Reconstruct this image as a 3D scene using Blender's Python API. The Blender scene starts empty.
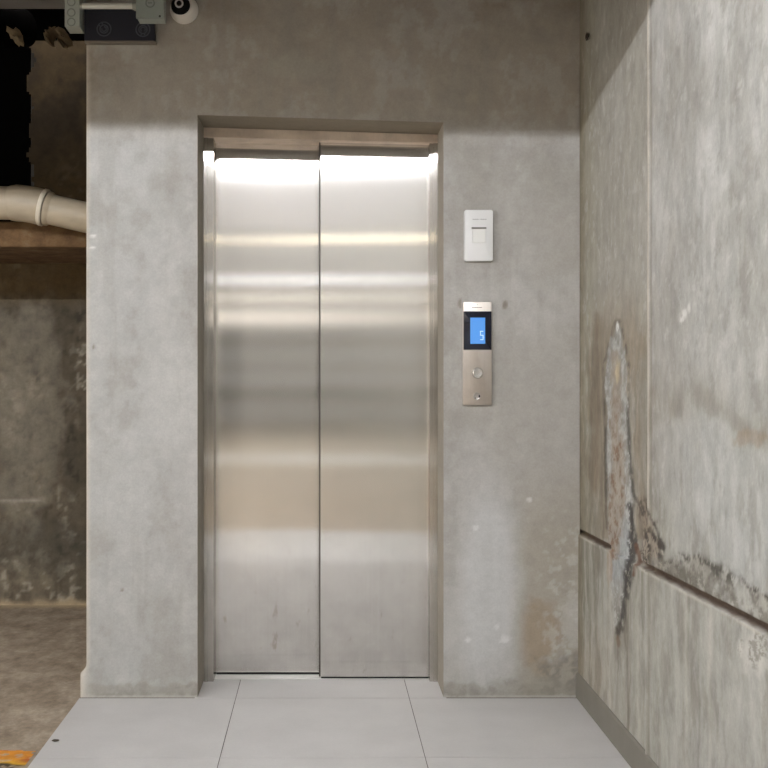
import bpy, bmesh, math, random
import numpy as np
from mathutils import Vector, Matrix

C = bpy.context.scene.collection
SC = bpy.context.scene
PI = math.pi

# ------------------------------------------------------------------ camera, light, exposure
F = 1121.0          # focal length in pixels of a 768 px frame
EYE = 1.125         # camera height
cam_data = bpy.data.cameras.new('camera')
cam = bpy.data.objects.new('camera', cam_data)
C.objects.link(cam)
cam.location = (0, 0, EYE)
cam.rotation_euler = (PI / 2, 0, 0)
cam_data.sensor_width = 36
cam_data.lens = 36 * F / 768
cam_data.shift_x = (384 - 322) / 768
cam_data.shift_y = -(384 - 374) / 768
cam_data.clip_start = 0.05
SC.camera = cam

SC.view_settings.view_transform = 'Standard'
SC.view_settings.look = 'None'
SC.view_settings.gamma = 1
SC.view_settings.use_curve_mapping = False
SC.view_settings.exposure = 0.0

world = bpy.data.worlds.new('world')
SC.world = world
world.use_nodes = True
world.node_tree.nodes['Background'].inputs[0].default_value = (1.0, 0.92, 0.82, 1)
world.node_tree.nodes['Background'].inputs[1].default_value = 4.2

LAMP = 268.0         # radiance of the near tube lamp
FAR_LAMP = 16.0


# ------------------------------------------------------------------ helpers
def lin(r, g, b):
    f = lambda c: (c / 255 / 12.92) if c / 255 <= 0.04045 else ((c / 255 + 0.055) / 1.055) ** 2.4
    return (f(r), f(g), f(b))


def wx(px, Y):
    return (px - 322) * Y / F


def wz(py, Y):
    return EYE - (py - 374) * Y / F


def tag(o, label=None, cat=None, group=None, kind=None):
    if label: o['label'] = label
    if cat: o['category'] = cat
    if group: o['group'] = group
    if kind: o['kind'] = kind
    return o


def thing(name, loc, label, cat, group=None, kind=None):
    o = bpy.data.objects.new(name, None)
    o.empty_display_size = 0.05
    C.objects.link(o)
    o.location = loc
    return tag(o, label, cat, group, kind)


def link(name, me, mat, parent=None, smooth=False):
    """A mesh given in world coordinates; its origin stays with its parent."""
    o = bpy.data.objects.new(name, me)
    C.objects.link(o)
    for m in (mat if isinstance(mat, (list, tuple)) else [mat]):
        me.materials.append(m)
    if smooth:
        for p in me.polygons: p.use_smooth = True
    if parent is not None:
        o.parent = parent
        off = parent.location.copy()
        if parent.parent is not None: off = off + parent.parent.location
        me.transform(Matrix.Translation(-off))
    else:
        co = np.empty(len(me.vertices) * 3); me.vertices.foreach_get('co', co)
        co = co.reshape(-1, 3)
        lo, hi = co.min(0), co.max(0)
        base = Vector(((lo[0] + hi[0]) / 2, (lo[1] + hi[1]) / 2, lo[2]))
        me.transform(Matrix.Translation(-base))
        o.location = base
    return o


def done(name, bm, mat, parent=None, smooth=False, bevel=0.0, seg=2, auto=True):
    if bevel > 0:
        es = [e for e in bm.edges if len(e.link_faces) == 2 and e.calc_face_angle(0) > 0.6]
        bmesh.ops.bevel(bm, geom=es, offset=bevel, segments=seg, profile=0.5, affect='EDGES', clamp_overlap=True)
    bmesh.ops.recalc_face_normals(bm, faces=bm.faces)
    me = bpy.data.meshes.new(name)
    bm.to_mesh(me); bm.free()
    o = link(name, me, mat, parent, smooth)
    if smooth and auto:
        me.set_sharp_from_angle(angle=math.radians(38))
    return o


def box(bm, x0, x1, y0, y1, z0, z1, tilt=None):
    vs = [bm.verts.new((x, y, z + (tilt(x) if tilt and z > 1 else 0))) for x in (x0, x1) for y in (y0, y1) for z in (z0, z1)]
    for f in ((0, 1, 3, 2), (4, 6, 7, 5), (0, 4, 5, 1), (2, 3, 7, 6), (0, 2, 6, 4), (1, 5, 7, 3)):
        bm.faces.new([vs[i] for i in f])
    return vs


def new(): return bmesh.new()


def basis(d):
    d = d.normalized()
    u = d.cross(Vector((0, 0, 1)) if abs(d.z) < 0.9 else Vector((1, 0, 0))).normalized()
    return u, d.cross(u).normalized()


def lathe(bm, origin, axis, prof, n=40, ends=True):
    """prof: (distance along axis, radius) pairs."""
    axis = Vector(axis).normalized(); origin = Vector(origin)
    u, v = basis(axis)
    rings = []
    for a, r in prof:
        if r < 1e-6:
            rings.append([bm.verts.new(origin + axis * a)])
        else:
            rings.append([bm.verts.new(origin + axis * a + (u * math.cos(2 * PI * k / n) + v * math.sin(2 * PI * k / n)) * r) for k in range(n)])
    for A, B in zip(rings, rings[1:]):
        for k in range(n):
            q = (k + 1) % n
            if len(A) == 1 and len(B) == 1: continue
            if len(A) == 1: bm.faces.new((A[0], B[k], B[q]))
            elif len(B) == 1: bm.faces.new((A[k], A[q], B[0]))
            else: bm.faces.new((A[k], A[q], B[q], B[k]))
    if ends:
        for R in (rings[0], rings[-1]):
            if len(R) > 2: bm.faces.new(R)


def tube(bm, p0, p1, r, n=20, r1=None):
    p0, p1 = Vector(p0), Vector(p1)
    lathe(bm, p0, p1 - p0, [(0, r), ((p1 - p0).length, r if r1 is None else r1)], n)


def sweep(bm, pts, r, n=16):
    pts = [Vector(p) for p in pts]
    rings = []
    u = None
    for i, p in enumerate(pts):
        d = (pts[min(i + 1, len(pts) - 1)] - pts[max(i - 1, 0)]).normalized()
        if u is None: u, v = basis(d)
        else:
            u = (u - d * u.dot(d)).normalized(); v = d.cross(u).normalized()
        rr = r[i] if isinstance(r, (list, tuple)) else r
        rings.append([bm.verts.new(p + (u * math.cos(2 * PI * k / n) + v * math.sin(2 * PI * k / n)) * rr) for k in range(n)])
    for A, B in zip(rings, rings[1:]):
        for k in range(n):
            q = (k + 1) % n
            bm.faces.new((A[k], A[q], B[q], B[k]))
    bm.faces.new(rings[0]); bm.faces.new(rings[-1])


# ------------------------------------------------------------------ procedural noise for the stains (numpy)
def vnoise(x, y, seed):
    L = np.random.RandomState(seed).rand(128, 128)
    xi, yi = np.floor(x).astype(int), np.floor(y).astype(int)
    fx, fy = x - xi, y - yi
    fx, fy = fx * fx * (3 - 2 * fx), fy * fy * (3 - 2 * fy)
    g = lambda a, b: L[a % 128, b % 128]
    return (g(xi, yi) * (1 - fx) + g(xi + 1, yi) * fx) * (1 - fy) + (g(xi, yi + 1) * (1 - fx) + g(xi + 1, yi + 1) * fx) * fy


def fbm(x, y, seed, octv=5, gain=0.55):
    s, a, t = 0, 1.0, 0
    for k in range(octv):
        s = s + a * vnoise(x * 2 ** k + 17.3 * k, y * 2 ** k + 5.7 * k, seed + k)
        t += a; a *= gain
    return s / t


def ss(a, b, x):
    t = np.clip((x - a) / (b - a), 0, 1)
    return t * t * (3 - 2 * t)


def lay(col, c, m):
    c = np.array(lin(*c))
    return col * (1 - m[..., None]) + c * m[..., None]


def blob(px, py, cx, cy, rx, ry, n, rough=0.5):
    d = np.sqrt(((px - cx) / rx) ** 2 + ((py - cy) / ry) ** 2)
    return ss(1.15, 0.55, d + (n - 0.5) * 2 * rough)


def strokes(px, py, pts, n, amp=6.0, soft=2.0):
    """distance mask along a polyline of (x, y, width) in the survey frame."""
    m = np.zeros_like(px)
    for (x0, y0, w0), (x1, y1, w1) in zip(pts, pts[1:]):
        dx, dy = x1 - x0, y1 - y0
        t = np.clip(((px - x0) * dx + (py - y0) * dy) / (dx * dx + dy * dy), 0, 1)
        d = np.hypot(px - x0 - t * dx, py - y0 - t * dy)
        w = w0 + t * (w1 - w0)
        m = np.maximum(m, ss(w + soft, w - soft, d + (n - 0.5) * amp))
    return m


def between(px, py, rows, n, amp=4.0, soft=2.5):
    ys = [r[0] for r in rows]
    l = np.interp(py, ys, [r[1] for r in rows]); r_ = np.interp(py, ys, [r[2] for r in rows])
    j = (n - 0.5) * amp
    return ss(-soft, soft, px - l + j) * ss(-soft, soft, r_ - px + j) * ss(ys[0] - 2, ys[0] + 3, py) * ss(ys[-1] + 2, ys[-1] - 3, py)


def grid_mesh(name, P, col, keep=None, extra=None):
    """P: (nv, nu, 3) points; col: (nv, nu, 3) linear colours; keep: mask of faces; extra: list of (4 points, colour)."""
    nv, nu = P.shape[:2]
    idx = np.arange(nv * nu).reshape(nv, nu)
    q = np.stack([idx[:-1, :-1], idx[:-1, 1:], idx[1:, 1:], idx[1:, :-1]], -1)
    q = (q[keep] if keep is not None else q.reshape(-1, 4)).reshape(-1, 4)
    V = P.reshape(-1, 3); K = col.reshape(-1, 3)
    used = np.unique(q); remap = np.full(len(V), -1); remap[used] = np.arange(len(used))
    V, K, q = V[used], K[used], remap[q]
    for pts, c in (extra or []):
        q = np.vstack([q, len(V) + np.arange(4)[None]])
        V = np.vstack([V, np.array(pts)]); K = np.vstack([K, np.array(c) if np.ndim(c) == 2 else np.tile(np.array(c), (4, 1))])
    me = bpy.data.meshes.new(name)
    me.vertices.add(len(V)); me.vertices.foreach_set('co', V.astype(np.float32).ravel())
    me.loops.add(len(q) * 4); me.loops.foreach_set('vertex_index', q.astype(np.int32).ravel())
    me.polygons.add(len(q)); me.polygons.foreach_set('loop_start', np.arange(0, len(q) * 4, 4, dtype=np.int32))
    me.polygons.foreach_set('loop_total', np.full(len(q), 4, dtype=np.int32))
    me.update(calc_edges=True); me.validate()
    at = me.attributes.new('pigment', 'FLOAT_COLOR', 'POINT')
    at.data.foreach_set('color', np.hstack([K, np.ones((len(K), 1))]).astype(np.float32).ravel())
    return me


# ------------------------------------------------------------------ materials
class M:
    def __init__(s, name):
        s.m = bpy.data.materials.new(name); s.m.use_nodes = True
        s.t = s.m.node_tree; s.n = s.t.nodes; s.b = s.n['Principled BSDF']

    def add(s, typ, **kw):
        n = s.n.new(typ)
        for k, v in kw.items():
            if k in n.inputs.keys() if isinstance(k, str) else False: n.inputs[k].default_value = v
            else: setattr(n, k, v)
        return n

    def l(s, a, b): s.t.links.new(a, b)

    def coords(s, scale):
        g = s.add('ShaderNodeNewGeometry')
        mp = s.add('ShaderNodeMapping'); mp.inputs['Scale'].default_value = scale
        s.l(g.outputs['Position'], mp.inputs['Vector'])
        return mp.outputs[0]

    def noise(s, scale, freq, detail=6, rough=0.6):
        n = s.add('ShaderNodeTexNoise')
        n.inputs['Scale'].default_value = freq; n.inputs['Detail'].default_value = detail; n.inputs['Roughness'].default_value = rough
        s.l(s.coords(scale), n.inputs['Vector'])
        return n.outputs['Fac']

    def ramp(s, fac, stops):
        r = s.add('ShaderNodeValToRGB')
        e = r.color_ramp.elements
        e[0].position, e[0].color = stops[0][0], (*stops[0][1], 1)
        e[1].position, e[1].color = stops[-1][0], (*stops[-1][1], 1)
        for p, c in stops[1:-1]:
            k = e.new(p); k.color = (*c, 1)
        s.l(fac, r.inputs[0])
        return r.outputs[0]

    def mix(s, a, b, fac=1.0, mode='MULTIPLY'):
        n = s.add('ShaderNodeMix', data_type='RGBA', blend_type=mode)
        for sock, v in ((n.inputs[0], fac), (n.inputs[6], a), (n.inputs[7], b)):
            if hasattr(v, 'is_linked') or hasattr(v, 'links'): s.l(v, sock)
            else: sock.default_value = v if isinstance(v, float) else (*v, 1)
        return n.outputs[2]

    def bump(s, h, strength, dist=0.01):
        n = s.add('ShaderNodeBump'); n.inputs['Strength'].default_value = strength; n.inputs['Distance'].default_value = dist
        s.l(h, n.inputs['Height']); s.l(n.outputs[0], s.b.inputs['Normal'])


g1 = lambda v: (v, v, v)


def plain(name, c, rough=0.5, metal=0.0, var=0.08, freq=30, scale=(1, 1, 1), bump=0.0):
    m = M(name)
    col = m.mix(lin(*c), m.ramp(m.noise(scale, freq), [(0.25, g1(1 - var)), (0.75, g1(1.0))]))
    m.l(col, m.b.inputs['Base Color'])
    m.b.inputs['Roughness'].default_value = rough; m.b.inputs['Metallic'].default_value = metal
    if bump: m.bump(m.noise(scale, freq * 3), bump)
    return m.m


def glow(name, c, strength):
    m = M(name)
    m.b.inputs['Base Color'].default_value = (*lin(40, 40, 40), 1)
    m.b.inputs['Emission Color'].default_value = (*lin(*c), 1)
    m.b.inputs['Emission Strength'].default_value = strength
    return m.m


def pigment_concrete(name, bump=0.35, fine=0.14, rough=0.85, stretch=(1, 1, 1)):
    """concrete whose blotches come from the wall's own stain map, with finer grain from noise nodes."""
    m = M(name)
    a = m.add('ShaderNodeAttribute', attribute_name='pigment')
    n1 = m.noise(stretch, 22, 8, 0.65)
    n2 = m.noise((1, 1, 1), 160, 3, 0.6)
    c = m.mix(a.outputs['Color'], m.ramp(n1, [(0.3, g1(1 - fine)), (0.7, g1(1 + fine * 0.4))]))
    c = m.mix(c, m.ramp(n2, [(0.3, g1(0.93)), (0.7, g1(1.04))]))
    m.l(c, m.b.inputs['Base Color'])
    m.b.inputs['Roughness'].default_value = rough
    m.bump(n1, bump, 0.006)
    return m.m


def brushed(name, c, rough, aniso, tangent=(1, 0, 0), smudge=0.12):
    m = M(name)
    streak = m.noise((260, 260, 1.2), 1.0, 3, 0.5)
    sm = m.noise((1, 1, 1), 9, 6, 0.62)
    col = m.mix(lin(*c), m.ramp(streak, [(0.3, g1(0.95)), (0.7, g1(1.0))]))
    col = m.mix(col, m.ramp(sm, [(0.32, g1(1 - smudge)), (0.55, g1(1.0))]))
    m.l(col, m.b.inputs['Base Color'])
    m.b.inputs['Metallic'].default_value = 1
    mr = m.add('ShaderNodeMapRange'); mr.inputs[3].default_value = rough * 1.1; mr.inputs[4].default_value = rough * 0.92
    m.l(sm, mr.inputs[0]); m.l(mr.outputs[0], m.b.inputs['Roughness'])
    m.b.inputs['Anisotropic'].default_value = aniso
    t = m.add('ShaderNodeCombineXYZ')
    for k in range(3): t.inputs[k].default_value = tangent[k]
    m.l(t.outputs[0], m.b.inputs['Tangent'])
    return m.m


concrete_front = pigment_concrete('plastered concrete', 0.3, 0.10)
concrete_right = pigment_concrete('stained formwork concrete', 0.55, 0.24, stretch=(1, 1, 0.6))
concrete_back = pigment_concrete('dirty rough concrete', 0.8, 0.3)
steel_header = brushed('dull steel header', (232, 218, 203), 0.6, 0.3, smudge=0.2)
steel_panel = brushed('brushed steel call panel', (206, 198, 190), 0.42, 0.7)
alu = plain('aluminium sill', (244, 243, 240), 0.4, 0.0, 0.03)
black = plain('gap and keyhole black', (14, 14, 15), 0.75, var=0.3)
void_black = plain('painted void dark', (9, 9, 9), 0.95, var=0.4)  # the void's darkness is put into this colour
void_black.node_tree.nodes['Principled BSDF'].inputs['Specular IOR Level'].default_value = 0.0

# ------------------------------------------------------------------ the setting
Y_W = 3.904         # front wall plane
X_R = 0.899         # right wall plane
S_W = Y_W / F
X_L = -0.822        # left end of the front wall
O_L, O_R = -0.4336, 0.4232   # opening
Y_DOOR = 4.10
Y_B = 5.53          # wall far behind on the left
CEIL = 2.75


def sag(x): return -0.0307 * (x - O_L)      # the lintel runs a little downhill to the right


# --- front wall
def build_wall_front():
    xs = np.unique(np.round(np.concatenate([[X_L, X_L + 0.009, O_L, O_R, X_R - 0.0015], np.arange(X_L + 0.02, X_R - 0.006, 0.006)]), 5))
    zs = np.unique(np.round(np.concatenate([[-0.015, 2.027, CEIL], np.arange(-0.009, 2.72, 0.006)]), 5))
    X, Z = np.meshgrid(xs, zs)
    w = np.clip(Z / 2.027, 0, 1)
    Zw = Z + w * sag(X) * ss(2.75, 2.3, Z)
    Yy = np.full_like(X, Y_W)
    px, py = 322 + X / S_W, 374 - (Zw - EYE) / S_W
    n1 = fbm(X * 3.0, Zw * 3.0, 11); n2 = fbm(X * 14, Zw * 14, 23); n3 = fbm(X * 45, Zw * 45, 37, 3)
    n4 = fbm(X * 2.2, Zw * 6.0, 51)
    Yy += (n1 - 0.5) * 0.004
    Yy[:, 0] += 0.009
    lip = ss(0.115, 0.07, Zw + (n2[:, :1] - 0.5) * 0.05)
    Xp = X - 0.021 * lip * ss(X_L + 0.06, X_L, X)
    # pigment
    col = np.tile(np.array(lin(166, 163, 158)), X.shape + (1,))
    col = lay(col, (182, 180, 176), 0.8 * ss(0.45, 0.7, n1))
    col = lay(col, (158, 155, 147), 0.5 * ss(0.52, 0.30, n4))
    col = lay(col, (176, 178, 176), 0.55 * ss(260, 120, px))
    col = lay(col, (165, 154, 138), 0.6 * ss(150, 105, py))  # warm brown of the shaded top painted into the pigment
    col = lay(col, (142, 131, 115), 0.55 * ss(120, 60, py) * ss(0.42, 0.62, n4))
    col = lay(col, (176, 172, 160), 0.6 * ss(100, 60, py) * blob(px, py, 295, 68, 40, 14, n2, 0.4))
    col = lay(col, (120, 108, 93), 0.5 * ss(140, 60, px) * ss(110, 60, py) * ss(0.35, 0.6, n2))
    nb = fbm(X * 9, Zw * 7, 61, 6, 0.65); nv = fbm(X * 26, Zw * 2.5, 67, 5, 0.6)
    col = lay(col, (150, 146, 138), 0.4 * ss(0.52, 0.68, nb))
    col = lay(col, (186, 185, 181), 0.4 * ss(0.48, 0.34, nb))
    col = lay(col, (156, 153, 146), 0.3 * ss(0.52, 0.68, nv))
    # right flank beside the call panels
    rf = ss(445, 460, px)
    col = lay(col, (170, 167, 160), 0.6 * rf * blob(px, py, 560, 420, 90, 190, n1, 0.9))
    col = lay(col, (196, 197, 196), 0.75 * rf * blob(px, py, 488, 590, 40, 120, n1, 0.35))
    tan = ss(508, 530, px + (n2 - 0.5) * 14) * ss(440, 560, py)
    col = lay(col, (160, 153, 139), 0.75 * tan)
    col = lay(col, (150, 128, 100), 0.5 * tan * blob(px, py, 542, 635, 26, 34, n2, 0.8))
    col = lay(col, (200, 200, 196), 0.4 * tan * ss(0.54, 0.70, n3) * ss(480, 560, py) * ss(525, 560, px))
    col = lay(col, (120, 116, 110), 0.75 * blob(px, py, 572, 672, 34, 26, n2, 0.9) * ss(0.35, 0.6, n3))
    col = lay(col, (206, 206, 203), 0.35 * blob(px, py, 574, 620, 14, 30, n3, 0.9))
    for bx, by, r in ((476, 528, 4), (497, 627, 3.5), (505, 640, 5), (468, 640, 3), (530, 500, 3)):
        col = lay(col, (222, 222, 220), 0.6 * blob(px, py, bx, by, r, r, n3, 0.8))
    # dirt along the foot of the wall
    foot = ss(0.062, 0.042, Zw + (n2 - 0.5) * 0.09 + (n1 - 0.5) * 0.05)
    col = lay(col, (150, 146, 135), 0.6 * foot)
    col = lay(col, (130, 125, 116), 0.35 * foot * ss(0.5, 0.68, n3))
    col = lay(col, (196, 193, 186), 0.7 * lip * ss(X_L + 0.03, X_L - 0.01, Xp))
    col = lay(col, (196, 192, 184), 0.7 * ss(0.010, 0.003, Zw + (n3 - 0.5) * 0.012))
    # pale corner bead, its grazing light painted in
    col = lay(col, (200, 192, 178), 0.75 * ss(X_L + 0.013, X_L + 0.004, X))
    col = lay(col, (120, 112, 98), 0.4 * np.exp(-((X - X_L - 0.014) / 0.003) ** 2))
    # nicks
    for bx, by, rx, ry in ((94, 347, 1.2, 3), (122, 590, 1.5, 1.5), (93, 236, 3.2, 1.5), (93, 248, 3, 1.6), (505, 305, 3, 5), (460, 303, 2, 6)):
        dark = (bx in (94, 122, 505, 460))
        col = lay(col, (120, 110, 96) if dark else (225, 224, 220), 0.7 * blob(px, py, bx, by, rx, ry, n3, 0.4))
    cx, cz = (X[:-1, :-1] + X[1:, 1:]) / 2, (Z[:-1, :-1] + Z[1:, 1:]) / 2
    keep = ~((cx > O_L) & (cx < O_R) & (cz < 2.027))
    P = np.stack([Xp, Yy, Zw], -1)
    # the reveal of the opening, in strips so that its own stains show
    extra = []
    c_rev = lin(150, 143, 130)
    yb = Y_DOOR + 0.25
    rng = np.random.RandomState(4)
    nz = 60
    for side, xo in ((0, O_L), (1, O_R)):
        top = 2.027 + sag(xo)
        for k in range(nz):
            za, zb = -0.015 + (top + 0.015) * k / nz, -0.015 + (top + 0.015) * (k + 1) / nz
            c = np.array(c_rev) * (0.85 + 0.25 * fbm(np.array([za * 6.0]), np.array([side * 3.0]), 77)[0])
            extra.append(([(xo, Y_W, za), (xo, yb, za), (xo, yb, zb), (xo, Y_W, zb)][::1 if side == 0 else -1], c))
    extra.append(([(O_L, Y_W, 2.027), (O_R, Y_W, 2.027 + sag(O_R)), (O_R, yb, 2.027 + sag(O_R)), (O_L, yb, 2.027)], lin(140, 130, 114)))
    # the flank of the column, running back to the far wall, and the right edge
    extra.append(([(X_L, Y_W + 0.009, -0.015), (X_L, Y_W + 0.009, CEIL), (X_L, Y_B, CEIL), (X_L, Y_B, -0.015)], lin(150, 143, 130)))
    extra.append(([(X_R - 0.0015, Y_W, -0.015), (X_R - 0.0015, Y_W + 0.1, -0.015), (X_R - 0.0015, Y_W + 0.1, CEIL), (X_R - 0.0015, Y_W, CEIL)], lin(150, 143, 130)))
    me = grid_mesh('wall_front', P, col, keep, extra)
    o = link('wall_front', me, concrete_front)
    tag(o, 'smooth grey plastered concrete wall around the lift opening', 'wall', kind='structure')


build_wall_front()


# --- right wall
def build_wall_right():
    ys = np.concatenate([np.linspace(-18, 1.4, 14), np.arange(1.5, Y_W + 0.012, 0.006), [Y_W + 0.25]])
    zs = np.unique(np.round(np.concatenate([np.arange(-0.015, 0.52, 0.005), np.arange(0.52, 0.64, 0.0025), np.arange(0.64, 2.25, 0.006), [2.3, 2.5, CEIL]]), 4))
    Y, Z = np.meshgrid(ys, zs)
    Zj = 0.568 + np.clip(Y_W - Y, 0, 3) * 0.0225      # the day joint
    Ys = np.maximum(Y, 0.9)
    px, py = 322 + F * X_R / Ys, 374 - (Z - EYE) * F / Ys
    n1 = fbm(Y * 2.0, Z * 1.2, 101); n2 = fbm(Y * 12, Z * 9, 113); n3 = fbm(Y * 40, Z * 40, 127, 4)
    wq = (fbm(Y * 4, Z * 4, 137) - 0.5)
    st = fbm(Y * 9 + wq * 2.5, Z * 1.7 + wq * 2, 139, 6, 0.65); st2 = fbm(Y * 30 + wq * 4, Z * 5.0, 149, 5, 0.65)
    jit = fbm(Y * 9, Z * 14, 151); jit2 = fbm(Y * 20, Z * 30, 163, 4)
    mould = fbm(Y * 34, Z * 46, 171, 5, 0.75)
    X = np.full_like(Y, X_R) + (n1 - 0.5) * 0.005
    # form panel strip beyond the vertical seam stands a little back; bead in the seam
    seam = np.exp(-((px - 650) / 1.3) ** 2)
    X -= 0.004 * seam
    bay = ss(648, 651, px)
    X -= 0.003 * bay
    dz = Z - Zj
    open_ = 1 - ss(607, 612, px) * ss(646, 640, px)     # crusted over behind the leak
    groove = ss(-0.002, 0.0015, dz) * ss(0.0165, 0.0130, dz) * open_
    X += 0.013 * groove
    X -= 0.007 * ss(0.001, -0.002, dz)
    # pigments
    n4 = fbm(Y * 5, Z * 3.2, 181, 6, 0.6)
    col = np.tile(np.array(lin(170, 168, 162)), Y.shape + (1,))
    col = lay(col, (186, 187, 183), 0.9 * ss(0.38, 0.66, n1))
    col = lay(col, (158, 157, 150), 0.6 * ss(0.52, 0.34, n4))
    col = lay(col, (192, 193, 190), 0.6 * ss(0.52, 0.66, n4))
    col = lay(col, (160, 158, 150), 0.3 * ss(0.5, 0.3, st))
    col = lay(col, (194, 194, 190), 0.3 * ss(0.55, 0.75, st) * ss(600, 760, px))
    col = lay(col, (152, 149, 140), 0.3 * ss(0.55, 0.72, st2) * ss(0.4, 0.6, n2))
    col = lay(col, (150, 149, 143), 0.45 * ss(0.5, 0.62, fbm(Y * 8, Z * 2.4, 191, 5, 0.6)) * ss(420, 200, py) * ss(660, 690, px))
    for tx, ty, rx, ry in ((700, 90, 40, 60), (735, 210, 36, 30), (672, 130, 16, 60)):
        col = lay(col, (150, 149, 142), 0.3 * blob(px, py, tx, ty, rx, ry, n4, 0.9))
    strip = ss(652, 648, px)
    col = lay(col, (166, 163, 152), 0.6 * strip)
    col = lay(col, (150, 144, 120), 0.5 * strip * ss(604, 584, px))
    col = lay(col, (140, 137, 128), 0.35 * ss(0.56, 0.68, fbm(Y * 22, Z * 22, 197, 5, 0.7)) * ss(0.4, 0.6, n1))
    col = lay(col, (204, 204, 200), 0.35 * ss(0.60, 0.72, fbm(Y * 30, Z * 26, 199, 5, 0.7)))
    # tide mark over the right bay
    tide = np.interp(px, [650, 672, 702, 726, 752, 780, 830], [432, 420, 410, 428, 446, 452, 470]) + (jit - 0.5) * 16
    below = ss(-3, 8, py - tide) * bay
    col = lay(col, (178, 180, 176), 0.5 * below * ss(650, 690, px) * ss(Zj.min(), 0.75, Z))
    col = lay(col, (138, 134, 122), 0.65 * bay * np.exp(-((py - tide + 13) / 13) ** 2) * ss(0.25, 0.6, n2))
    col = lay(col, (152, 149, 140), 0.45 * bay * ss(320, 400, py) * ss(2, -6, py - tide) * ss(0.35, 0.6, n4))
    col = lay(col, (150, 130, 104), 0.45 * blob(px, py, 753, 438, 22, 9, jit2, 0.9))
    col = lay(col, (165, 164, 150), 0.5 * bay * ss(480, 540, py) * ss(700, 655, px))
    for bx, by, rx, ry in ((686, 313, 3, 5), (690, 308, 2, 6), (683, 320, 2, 3)):
        col = lay(col, (222, 222, 218), 0.8 * blob(px, py, bx, by, rx, ry, n3, 0.5))
    # the brown wash round the leak
    wash = between(px, py, [(250, 612, 628), (300, 598, 642), (330, 592, 645), (400, 588, 648), (470, 586, 649), (540, 590, 652)], jit, 26, 9)
    col = lay(col, (146, 133, 114), 0.75 * wash * ss(0.2, 0.55, st) * ss(265, 345, py))
    col = lay(col, (118, 105, 88), 0.4 * wash * ss(0.52, 0.70, st2) * ss(330, 400, py))
    col = lay(col, (120, 104, 86), 0.5 * between(px, py, [(312, 594, 598), (370, 592, 600), (470, 590, 600), (500, 592, 597)], jit, 6, 3))
    # lower panels: dry vertical drips
    low = ss(0.0, -0.01, dz)
    col = lay(col, (160, 159, 150), 0.7 * low)
    col = lay(col, (146, 142, 129), 0.4 * low * ss(0.52, 0.34, st) * ss(720, 640, px))
    col = lay(col, (190, 190, 184), 0.45 * low * ss(0.48, 0.7, st) * ss(640, 740, px))
    col = lay(col, (166, 152, 134), 0.45 * low * ss(635, 585, px) * ss(600, 680, py))
    gr = fbm(Y * 13, Z * 6, 241, 6, 0.68); gv = fbm(Y * 20 + wq * 3, Z * 1.6, 251, 5, 0.65)
    col = lay(col, (128, 123, 110), 0.42 * ss(0.50, 0.66, gr) * ss(380, 520, py))
    col = lay(col, (126, 121, 108), 0.3 * low * ss(0.50, 0.66, gv) * ss(735, 650, px))
    col = lay(col, (196, 196, 190), 0.2 * low * ss(0.48, 0.36, gv))
    col = lay(col, (122, 116, 102), 0.45 * strip * ss(0.48, 0.62, gv) * ss(300, 380, py))
    # dark fringe and pale lime crust of the leak
    crust_rows = [(323, 616.5, 619.5), (335, 613, 622), (349, 609, 625), (370, 604.7, 628), (400, 605.5, 627), (420, 607, 628), (450, 606.5, 629),
                  (480, 608, 631), (505, 607, 633), (530, 608, 631), (560, 612, 630), (590, 613, 627), (615, 615, 625), (640, 618, 624)]
    crust = between(px, py, crust_rows, jit2, 6.0, 1.4)
    fringe_rows = [(r[0] - (4 if i == 0 else 0), r[1] - 2.2, r[2] + 2.2) for i, r in enumerate(crust_rows)]
    fringe = between(px, py, fringe_rows, jit, 5.0, 1.6)
    col = lay(col, (92, 86, 77), 0.85 * fringe * ss(600, 520, py) * ss(0.3, 0.55, jit2))
    col = lay(col, (172, 173, 170), 0.85 * crust * ss(640, 560, py))
    col = lay(col, (146, 140, 130), 0.55 * crust * ss(0.5, 0.62, mould))
    col = lay(col, (206, 207, 205), 0.5 * crust * ss(0.48, 0.36, mould))
    col = lay(col, (158, 165, 170), 0.5 * crust * ss(500, 540, py) * ss(600, 565, py))
    core = between(px, py, [(350, 613, 619), (380, 612, 621), (420, 611, 620), (460, 611, 624), (500, 609, 625), (520, 608, 622), (560, 610, 618)], jit2, 8, 3)
    col = lay(col, (158, 143, 124), 0.65 * core)
    col = lay(col, (132, 104, 82), 0.75 * core * ss(0.52, 0.62, mould) * ss(380, 440, py))
    col = lay(col, (206, 192, 160), 0.8 * blob(px, py, 617.5, 372, 3, 14, n3, 0.6))
    col = lay(col, (228, 229, 226), 0.9 * blob(px, py, 617.5, 326, 1.6, 5, n3, 0.4))
    col = lay(col, (112, 108, 98), 0.7 * blob(px, py, 617, 333, 5, 8, n3, 0.8) * ss(0.45, 0.6, n3))
    # mould running down and to the right
    k1 = strokes(px, py, [(627, 405, 0.8), (628.5, 430, 1.8), (631, 470, 1.6), (634, 495, 2.2), (640, 505, 2.0), (646, 520, 1.5)], jit2, 3, 1.2)
    col = lay(col, (86, 83, 78), 0.85 * k1 * ss(0.36, 0.52, mould))
    wet = strokes(px, py, [(640, 500, 4), (650, 530, 8), (652, 556, 10)], jit2, 10, 4)
    col = lay(col, (150, 136, 120), 0.7 * wet)
    col = lay(col, (74, 66, 58), 0.85 * wet * ss(0.46, 0.60, mould))
    k2 = strokes(px, py, [(630, 505, 2.2), (633, 545, 4.6), (631, 578, 4.6), (626, 602, 3), (622, 632, 2)], jit2, 7, 2.5)
    col = lay(col, (58, 55, 53), 0.9 * k2 * ss(0.32, 0.48, mould))
    k3 = strokes(px, py, [(650, 512, 1), (658, 530, 2), (664, 548, 3), (661, 558, 2.5)], jit2, 5, 2)
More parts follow.
